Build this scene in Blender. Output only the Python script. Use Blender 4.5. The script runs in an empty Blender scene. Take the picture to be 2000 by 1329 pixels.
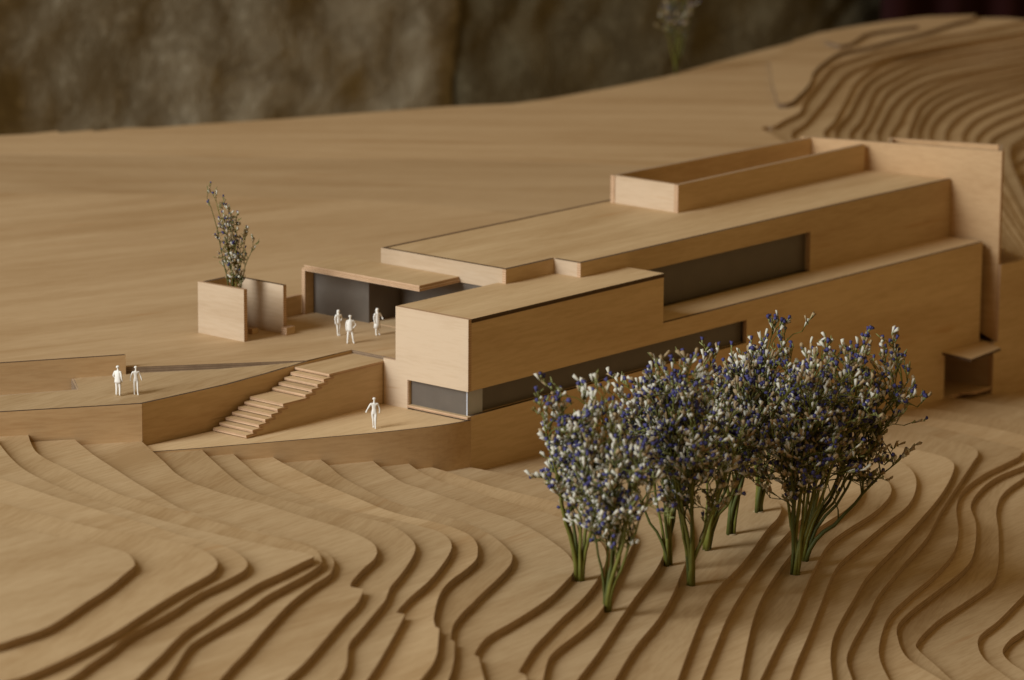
# Timber site model of a hillside building, photographed close up.
# All lengths below are in centimetres; CM converts them to Blender metres.
import bpy, bmesh, math, random
from mathutils import Vector, Matrix, noise

CM = 0.01
scene = bpy.context.scene
COL = scene.collection

# ------------------------------------------------------------------ camera
RIGHT = Vector((0.647312, -0.762193, 0.006984))
UP = Vector((0.159992, 0.144825, 0.976436))
FWD = Vector((0.745244, 0.630942, -0.215692))
cam_d = bpy.data.cameras.new("camera")
cam = bpy.data.objects.new("camera", cam_d)
COL.objects.link(cam)
m = Matrix((RIGHT, UP, -FWD)).transposed().to_4x4()
m.translation = Vector((-173.228, -150.275, 49.365)) * CM
cam.matrix_world = m
cam_d.sensor_width = 36.0
cam_d.lens = 130.674
cam_d.clip_start = 0.05
cam_d.clip_end = 60.0
cam_d.dof.use_dof = True
cam_d.dof.focus_distance = 2.27
cam_d.dof.aperture_fstop = 10.5
cam_d.dof.aperture_blades = 7
scene.camera = cam

# ------------------------------------------------------------------ light
world = bpy.data.worlds.new("World")
scene.world = world
world.use_nodes = True
bg = world.node_tree.nodes["Background"]
bg.inputs[0].default_value = (1.0, 0.66, 0.262, 1)
bg.inputs[1].default_value = 0.25

def area_light(name, pos, target, size, size_y, watts, color):
    ld = bpy.data.lights.new(name, 'AREA')
    ld.shape = 'RECTANGLE'
    ld.size, ld.size_y = size, size_y
    ld.energy = watts
    ld.color = color
    o = bpy.data.objects.new(name, ld)
    COL.objects.link(o)
    p, t = Vector(pos) * CM, Vector(target) * CM
    o.location = p
    o.rotation_euler = (t - p).to_track_quat('-Z', 'Y').to_euler()
    return o
# the window to the left of the model
area_light("window_light", (-368, 95, 190), (12, -4, -5), 1.3, 3.2, 222, (0.90, 0.97, 1.0))

scene.view_settings.view_transform = 'Standard'
scene.view_settings.look = 'None'
scene.view_settings.exposure = 0.0
scene.view_settings.gamma = 1.0
scene.view_settings.use_curve_mapping = False

# ------------------------------------------------------------------ materials
def new_mat(name):
    mt = bpy.data.materials.new(name)
    mt.use_nodes = True
    nt = mt.node_tree
    return mt, nt, nt.nodes["Principled BSDF"]

def nd(nt, typ, **kw):
    n = nt.nodes.new(typ)
    for k, v in kw.items():
        setattr(n, k, v)
    return n

def mathn(nt, op, a, b=None, clamp=False):
    n = nd(nt, 'ShaderNodeMath', operation=op, use_clamp=clamp)
    for i, v in enumerate((a, b)):
        if v is None:
            continue
        if isinstance(v, (int, float)):
            n.inputs[i].default_value = v
        else:
            nt.links.new(v, n.inputs[i])
    return n.outputs[0]

def mixc(nt, fac, a, b, mode='MIX'):
    n = nd(nt, 'ShaderNodeMix', data_type='RGBA', blend_type=mode)
    n.clamp_factor = True
    for sock, v in ((n.inputs[0], fac), (n.inputs[6], a), (n.inputs[7], b)):
        if isinstance(v, (int, float)):
            sock.default_value = v
        elif isinstance(v, tuple):
            sock.default_value = (*v, 1)
        else:
            nt.links.new(v, sock)
    return n.outputs[2]

def noise_tex(nt, vec, scale, detail=3.0, rough=0.5, dist=0.0):
    n = nd(nt, 'ShaderNodeTexNoise')
    nt.links.new(vec, n.inputs['Vector'])
    n.inputs['Scale'].default_value = scale
    n.inputs['Detail'].default_value = detail
    n.inputs['Roughness'].default_value = rough
    n.inputs['Distortion'].default_value = dist
    return n.outputs[0]

def ramp(nt, fac, lo, hi):
    n = nd(nt, 'ShaderNodeMapRange', interpolation_type='SMOOTHSTEP')
    nt.links.new(fac, n.inputs[0])
    n.inputs[1].default_value = lo
    n.inputs[2].default_value = hi
    return n.outputs[0]

def cm_coords(nt, rot, stretch):
    """object coordinates in cm, shifted per object, turned so the grain runs along x, then stretched"""
    tc = nd(nt, 'ShaderNodeTexCoord')
    oi = nd(nt, 'ShaderNodeObjectInfo')
    sc = nd(nt, 'ShaderNodeVectorMath', operation='SCALE')
    nt.links.new(tc.outputs['Object'], sc.inputs[0])
    sc.inputs['Scale'].default_value = 100.0
    rnd = nd(nt, 'ShaderNodeVectorMath', operation='SCALE')
    cmb = nd(nt, 'ShaderNodeCombineXYZ')
    nt.links.new(oi.outputs['Random'], cmb.inputs[0])
    nt.links.new(mathn(nt, 'FRACT', mathn(nt, 'MULTIPLY', oi.outputs['Random'], 7.31)), cmb.inputs[1])
    nt.links.new(mathn(nt, 'FRACT', mathn(nt, 'MULTIPLY', oi.outputs['Random'], 17.7)), cmb.inputs[2])
    nt.links.new(cmb.outputs[0], rnd.inputs[0])
    rnd.inputs['Scale'].default_value = 140.0
    ad = nd(nt, 'ShaderNodeVectorMath', operation='ADD')
    nt.links.new(sc.outputs[0], ad.inputs[0])
    nt.links.new(rnd.outputs[0], ad.inputs[1])
    mp = nd(nt, 'ShaderNodeMapping')
    mp.vector_type = 'POINT'
    nt.links.new(ad.outputs[0], mp.inputs['Vector'])
    mp.inputs['Rotation'].default_value = (0, 0, rot)
    st = nd(nt, 'ShaderNodeVectorMath', operation='MULTIPLY')
    nt.links.new(mp.outputs[0], st.inputs[0])
    st.inputs[1].default_value = stretch
    return mp.outputs[0], st.outputs[0], oi.outputs['Random'], tc

def wood_mat(name, rot, base=(0.595, 0.427, 0.243), figure=0.34, fib=0.30):
    mt, nt, b = new_mat(name)
    raw, st, rnd, tc = cm_coords(nt, rot, (0.10, 1.0, 1.0))
    # rotary-cut figure: contour bands of a slow stretched noise
    slow = noise_tex(nt, st, 0.085, 4.0, 0.55, 0.6)
    bands = mathn(nt, 'SINE', mathn(nt, 'MULTIPLY', slow, 46.0))
    bands = mathn(nt, 'MULTIPLY', mathn(nt, 'ADD', bands, 1.0), 0.5)
    bands = mathn(nt, 'MULTIPLY', bands, ramp(nt, noise_tex(nt, st, 0.06, 2.0), 0.38, 0.68))
    blot = noise_tex(nt, st, 0.30, 5.0, 0.62, 0.3)
    fibre = noise_tex(nt, st, 5.5, 3.0, 0.65)
    big = noise_tex(nt, raw, 0.05, 2.0, 0.5)
    light = tuple(min(1, c * 1.09) for c in base)
    dark = (base[0] * 0.80, base[1] * 0.72, base[2] * 0.62)
    fac = mathn(nt, 'ADD', mathn(nt, 'MULTIPLY', bands, figure),
                mathn(nt, 'MULTIPLY', ramp(nt, blot, 0.36, 0.70), 0.52))
    fac = mathn(nt, 'ADD', fac, mathn(nt, 'MULTIPLY', ramp(nt, fibre, 0.38, 0.66), fib))
    fac = mathn(nt, 'ADD', fac, mathn(nt, 'MULTIPLY', mathn(nt, 'SUBTRACT', big, 0.5), 0.55))
    col = mixc(nt, fac, light, dark)
    # reddish mineral streaks and small dark flecks
    streak = ramp(nt, noise_tex(nt, st, 0.55, 4.0, 0.6, 0.8), 0.63, 0.76)
    col = mixc(nt, mathn(nt, 'MULTIPLY', streak, 0.62), col, (base[0] * 0.80, base[1] * 0.62, base[2] * 0.45))
    fl = ramp(nt, noise_tex(nt, st, 1.9, 2.0, 0.5), 0.735, 0.80)
    col = mixc(nt, mathn(nt, 'MULTIPLY', fl, 0.35), col, (0.19, 0.105, 0.045))
    # sheet to sheet tone
    tone = mathn(nt, 'ADD', 0.905, mathn(nt, 'MULTIPLY', mathn(nt, 'FRACT', mathn(nt, 'MULTIPLY', rnd, 3.77)), 0.17))
    tn = nd(nt, 'ShaderNodeVectorMath', operation='SCALE')
    nt.links.new(col, tn.inputs[0])
    nt.links.new(tone, tn.inputs['Scale'])
    nt.links.new(tn.outputs[0], b.inputs['Base Color'])
    b.inputs['Roughness'].default_value = 0.62
    b.inputs['Specular IOR Level'].default_value = 0.28
    bp = nd(nt, 'ShaderNodeBump')
    bp.inputs['Strength'].default_value = 0.14
    bp.inputs['Distance'].default_value = 0.0004
    nt.links.new(mathn(nt, 'ADD', fibre, blot), bp.inputs['Height'])
    nt.links.new(bp.outputs[0], b.inputs['Normal'])
    return mt

def edge_mat(name, light, dark, plies, burn):
    """cut edge of plywood: thin plies in z, scorched by the cutter"""
    mt, nt, b = new_mat(name)
    tc = nd(nt, 'ShaderNodeTexCoord')
    sc = nd(nt, 'ShaderNodeVectorMath', operation='MULTIPLY')
    nt.links.new(tc.outputs['Object'], sc.inputs[0])
    sc.inputs[1].default_value = (100, 100, 100)
    sep = nd(nt, 'ShaderNodeSeparateXYZ')
    nt.links.new(sc.outputs[0], sep.inputs[0])
    s = mathn(nt, 'SINE', mathn(nt, 'MULTIPLY', sep.outputs[2], plies))
    s = ramp(nt, s, -0.5, 0.5)
    n1 = noise_tex(nt, sc.outputs[0], 1.3, 4.0, 0.6)
    n2 = noise_tex(nt, sc.outputs[0], 9.0, 3.0, 0.6)
    col = mixc(nt, mathn(nt, 'MULTIPLY', s, 0.55), light, dark)
    col = mixc(nt, mathn(nt, 'MULTIPLY', ramp(nt, n1, 0.35, 0.7), burn), col, (0.085, 0.05, 0.026))
    col = mixc(nt, mathn(nt, 'MULTIPLY', ramp(nt, n2, 0.5, 0.75), 0.3), col, dark)
    nt.links.new(col, b.inputs['Base Color'])
    b.inputs['Roughness'].default_value = 0.8
    b.inputs['Specular IOR Level'].default_value = 0.15
    return mt

M = {}
M['wood_x'] = wood_mat("birch_grain_x", 0.0)
M['wood_y'] = wood_mat("birch_grain_y", math.radians(90), base=(0.54, 0.405, 0.275), figure=0.15, fib=0.22)
M['wood_t'] = wood_mat("birch_terrain", math.radians(-4), base=(0.515, 0.366, 0.207), figure=0.42, fib=0.44)
M['wood_d'] = wood_mat("birch_terrain_turned", math.radians(-22), base=(0.485, 0.34, 0.188), figure=0.42, fib=0.44)
M['wood_p'] = wood_mat("birch_plateau_far", math.radians(52), base=(0.54, 0.378, 0.215), figure=0.5)
M['wood_n'] = wood_mat("birch_plateau_near", math.radians(16), base=(0.54, 0.378, 0.215), figure=0.45)
M['wood_l'] = wood_mat("birch_retaining", math.radians(32), base=(0.55, 0.37, 0.195), figure=0.30)
M['wood_o'] = wood_mat("birch_orange_sheet", math.radians(90), base=(0.50, 0.32, 0.165), figure=0.34)
M['edge'] = edge_mat("ply_edge", (0.60, 0.40, 0.25), (0.34, 0.19, 0.10), 40.0, 0.15)
M['burnt'] = edge_mat("scorched_edge", (0.12, 0.075, 0.045), (0.055, 0.035, 0.025), 40.0, 0.6)
M['scorch_dim'] = edge_mat("scorched_dimmed_edge", (0.26, 0.18, 0.115), (0.13, 0.085, 0.055), 44.0, 0.3)  # scorched cut edge; also used to dim lit sides by colour
M['riser'] = edge_mat("contour_edge", (0.50, 0.355, 0.225), (0.30, 0.20, 0.12), 44.0, 0.16)

def smoked_mat(name, col, trans, rough):
    mt, nt, b = new_mat(name)
    raw, st, rnd, tc = cm_coords(nt, 0.0, (1, 1, 1))
    n = noise_tex(nt, raw, 0.7, 4.0, 0.6)
    c = mixc(nt, n, tuple(x * 0.8 for x in col), tuple(x * 1.2 for x in col))
    nt.links.new(c, b.inputs['Base Color'])
    b.inputs['Transmission Weight'].default_value = trans
    b.inputs['IOR'].default_value = 1.45
    r = mathn(nt, 'ADD', rough, mathn(nt, 'MULTIPLY', n, 0.12))
    nt.links.new(r, b.inputs['Roughness'])
    return mt
M['smoked'] = smoked_mat("smoked_acrylic", (0.22, 0.18, 0.145), 0.45, 0.30)
M['frosted_lit'] = smoked_mat("lit_frosted_acrylic", (0.62, 0.62, 0.66), 0.25, 0.4)  # paler base colour stands in for light caught through the side pane

def plain_mat(name, col, rough=0.6, spec=0.3, var=0.15, scale=3.0, sub=0.0):
    mt, nt, b = new_mat(name)
    raw, st, rnd, tc = cm_coords(nt, 0.0, (1, 1, 1))
    n = noise_tex(nt, raw, scale, 3.0, 0.6)
    c = mixc(nt, n, tuple(x * (1 - var) for x in col), tuple(min(1, x * (1 + var)) for x in col))
    nt.links.new(c, b.inputs['Base Color'])
    b.inputs['Roughness'].default_value = rough
    b.inputs['Specular IOR Level'].default_value = spec
    if sub:
        b.inputs['Subsurface Weight'].default_value = sub
        b.inputs['Subsurface Radius'].default_value = (0.004, 0.003, 0.002)
    return mt
M['white'] = plain_mat("white_resin", (0.82, 0.78, 0.72), 0.5, 0.3, 0.05, 4.0)
M['stem'] = plain_mat("green_stem", (0.135, 0.130, 0.020), 0.55, 0.3, 0.45, 1.6)
M['stem_dark'] = plain_mat("dark_stem", (0.075, 0.080, 0.015), 0.6, 0.3, 0.4, 1.6)
M['calyx'] = plain_mat("white_calyx", (0.56, 0.52, 0.43), 0.7, 0.2, 0.25, 2.2)
M['bract'] = plain_mat("olive_bract", (0.20, 0.205, 0.075), 0.7, 0.2, 0.4, 2.2)
M['dry'] = plain_mat("dried_calyx", (0.33, 0.235, 0.13), 0.75, 0.2, 0.3, 2.2)
M['blue'] = plain_mat("violet_petal", (0.055, 0.050, 0.155), 0.6, 0.25, 0.35, 2.2)
M['board'] = plain_mat("base_board", (0.20, 0.13, 0.08), 0.7, 0.2, 0.2, 0.3)
M['maroon'] = plain_mat("dark_maroon_cloth", (0.020, 0.004, 0.004), 0.8, 0.1, 0.3, 0.05)

def stone_mat(name, k):
    mt, nt, b = new_mat(name)
    raw, st, rnd, tc = cm_coords(nt, 0.0, (1, 1, 0.85))
    n1 = noise_tex(nt, st, 0.16, 6.0, 0.62, 0.8)
    n2 = noise_tex(nt, raw, 0.035, 3.0, 0.5, 0.5)
    n3 = noise_tex(nt, st, 0.9, 5.0, 0.65)
    c = mixc(nt, ramp(nt, n1, 0.30, 0.70), (0.125, 0.100, 0.066), (0.215, 0.18, 0.128))
    c = mixc(nt, mathn(nt, 'MULTIPLY', ramp(nt, n2, 0.40, 0.65), 0.55), c, (0.11, 0.085, 0.05))
    c = mixc(nt, mathn(nt, 'MULTIPLY', ramp(nt, n3, 0.50, 0.72), 0.5), c, (0.33, 0.29, 0.22))
    tn = nd(nt, 'ShaderNodeVectorMath', operation='MULTIPLY')
    nt.links.new(c, tn.inputs[0])
    tn.inputs[1].default_value = k
    nt.links.new(tn.outputs[0], b.inputs['Base Color'])
    b.inputs['Roughness'].default_value = 0.9
    b.inputs['Specular IOR Level'].default_value = 0.15
    bp = nd(nt, 'ShaderNodeBump')
    bp.inputs['Strength'].default_value = 0.7
    bp.inputs['Distance'].default_value = 0.01
    nt.links.new(mathn(nt, 'ADD', n1, mathn(nt, 'MULTIPLY', n3, 0.4)), bp.inputs['Height'])
    nt.links.new(bp.outputs[0], b.inputs['Normal'])
    return mt
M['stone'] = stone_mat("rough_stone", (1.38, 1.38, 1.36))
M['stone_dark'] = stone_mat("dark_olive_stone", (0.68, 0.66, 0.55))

# ------------------------------------------------------------------ helpers
def link_mesh(name, verts, faces, mats, idx=None, parent=None, smooth=False):
    me = bpy.data.meshes.new(name)
    me.from_pydata([(v[0] * CM, v[1] * CM, v[2] * CM) for v in verts], [], faces)
    for mt in mats:
        me.materials.append(mt)
    if idx:
        me.polygons.foreach_set('material_index', idx)
    if smooth:
        me.polygons.foreach_set('use_smooth', [True] * len(me.polygons))
    me.update()
    o = bpy.data.objects.new(name, me)
    COL.objects.link(o)
    if parent is not None:
        o.parent = parent
    return o

def tag(o, label, cat, group=None):
    o['label'] = label
    o['category'] = cat
    if group:
        o['group'] = group
    return o

def structure(o):
    o['kind'] = 'structure'
    return o

def thing(name, label, cat, loc=(0, 0, 0), group=None):
    o = bpy.data.objects.new(name, None)
    o.empty_display_size = 0.01
    o.location = Vector(loc) * CM
    COL.objects.link(o)
    return tag(o, label, cat, group)

def area2(p):
    return sum(p[i][0] * p[(i + 1) % len(p)][1] - p[(i + 1) % len(p)][0] * p[i][1] for i in range(len(p)))

def prism(name, poly, z0, z1, face_mat, edge, parent=None, topz=None, off=(0, 0, 0)):
    """horizontal sheet: outline poly (x, y) between z0 and z1; topz(x, y) may slope the top"""
    p = [(float(a), float(b)) for a, b in poly]
    if area2(p) < 0:
        p.reverse()
    n = len(p)
    ox, oy, oz = off
    if topz:
        v = [(x - ox, y - oy, topz(x, y) - (z1 - z0) - oz) for x, y in p] + [(x - ox, y - oy, topz(x, y) - oz) for x, y in p]
    else:
        v = [(x - ox, y - oy, z0 - oz) for x, y in p] + [(x - ox, y - oy, z1 - oz) for x, y in p]
    f = [list(range(n))[::-1], list(range(n, 2 * n))]
    f += [[i, (i + 1) % n, n + (i + 1) % n, n + i] for i in range(n)]
    return link_mesh(name, v, f, [face_mat, edge], [0, 0] + [1] * n, parent)

def upright(name, axis, at, thick, poly, face_mat, edge, parent=None, off=(0, 0, 0), top=None):
    """vertical sheet: axis 'y' -> outline in (x, z) from y=at to at+thick; axis 'x' -> outline in (y, z).
    top: material of the upward-facing cut edge"""
    p = [(float(a), float(b)) for a, b in poly]
    if area2(p) < 0:
        p.reverse()
    n = len(p)
    ox, oy, oz = off
    if axis == 'y':
        v = [(a - ox, at - oy, b - oz) for a, b in p] + [(a - ox, at + thick - oy, b - oz) for a, b in p]
        f = [list(range(n)), list(range(n, 2 * n))[::-1]]
        f += [[i, n + i, n + (i + 1) % n, (i + 1) % n] for i in range(n)]
    else:
        v = [(at - ox, a - oy, b - oz) for a, b in p] + [(at + thick - ox, a - oy, b - oz) for a, b in p]
        f = [list(range(n))[::-1], list(range(n, 2 * n))]
        f += [[i, (i + 1) % n, n + (i + 1) % n, n + i] for i in range(n)]
    idx = [0, 0]
    for i in range(n):
        a, b = p[i], p[(i + 1) % n]
        up = a[0] > b[0] and abs(a[1] - b[1]) < 0.6 * abs(a[0] - b[0])
        idx.append(2 if up else 1)
    return link_mesh(name, v, f, [face_mat, edge, top or M['burnt']], idx, parent)

def rect(a0, a1, b0, b1):
    return [(a0, b0), (a1, b0), (a1, b1), (a0, b1)]

def ribbon_wall(name, line, z0, z1, thick, face_mat, edge, top, parent=None, off=(0, 0, 0)):
    """vertical sheet following a plan polyline; z1 may be a list of heights; thickness grows to the left of travel"""
    n = len(line)
    L = [Vector(p) for p in line]
    nor = []
    for i in range(n):
        t = (L[min(i + 1, n - 1)] - L[max(i - 1, 0)]).normalized()
        nor.append(Vector((-t.y, t.x)))
    zt = z1 if isinstance(z1, (list, tuple)) else [z1] * n
    zb = z0 if isinstance(z0, (list, tuple)) else [z0] * n
    v = []
    ox, oy, oz = off
    for i in range(n):
        a, b = L[i], L[i] + nor[i] * thick
        v += [(a.x - ox, a.y - oy, zb[i] - oz), (a.x - ox, a.y - oy, zt[i] - oz),
              (b.x - ox, b.y - oy, zt[i] - oz), (b.x - ox, b.y - oy, zb[i] - oz)]
    f, idx = [], []
    for i in range(n - 1):
        a, b = 4 * i, 4 * i + 4
        f += [[a, b, b + 1, a + 1], [a + 1, b + 1, b + 2, a + 2], [a + 2, b + 2, b + 3, a + 3], [a + 3, b + 3, b, a]]
        idx += [0, 2, 0, 1]
    e = 4 * (n - 1)
    f += [[0, 1, 2, 3], [e + 3, e + 2, e + 1, e]]
    idx += [1, 1]
    return link_mesh(name, v, f, [face_mat, edge, top], idx, parent)

def smooth_line(pts, corners=(), sub=5):
    """Catmull-Rom through pts, broken at hard corners"""
    runs, cur = [], [0]
    for i in range(1, len(pts)):
        cur.append(i)
        if i in corners and i != len(pts) - 1:
            runs.append(cur)
            cur = [i]
    runs.append(cur)
    out = []
    for r in runs:
        P = [Vector(pts[i]) for i in r]
        if len(P) == 2:
            out += [P[0]]
            if r is runs[-1]:
                out.append(P[1])
            continue
        E = [2 * P[0] - P[1]] + P + [2 * P[-1] - P[-2]]
        for i in range(1, len(E) - 2):
            p0, p1, p2, p3 = E[i - 1:i + 3]
            t0 = 0.0
            t1 = t0 + max(1e-4, (p1 - p0).length) ** 0.5
            t2 = t1 + max(1e-4, (p2 - p1).length) ** 0.5
            t3 = t2 + max(1e-4, (p3 - p2).length) ** 0.5
            for s in range(sub):
                t = t1 + (t2 - t1) * s / sub
                a1 = p0 * ((t1 - t) / (t1 - t0)) + p1 * ((t - t0) / (t1 - t0))
                a2 = p1 * ((t2 - t) / (t2 - t1)) + p2 * ((t - t1) / (t2 - t1))
                a3 = p2 * ((t3 - t) / (t3 - t2)) + p3 * ((t - t2) / (t3 - t2))
                b1 = a1 * ((t2 - t) / (t2 - t0)) + a2 * ((t - t0) / (t2 - t0))
                b2 = a2 * ((t3 - t) / (t3 - t1)) + a3 * ((t - t1) / (t3 - t1))
                out.append(b1 * ((t2 - t) / (t2 - t1)) + b2 * ((t - t1) / (t2 - t1)))
        if r is runs[-1]:
            out.append(P[-1])
    return [(p.x, p.y) for p in out]

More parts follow.
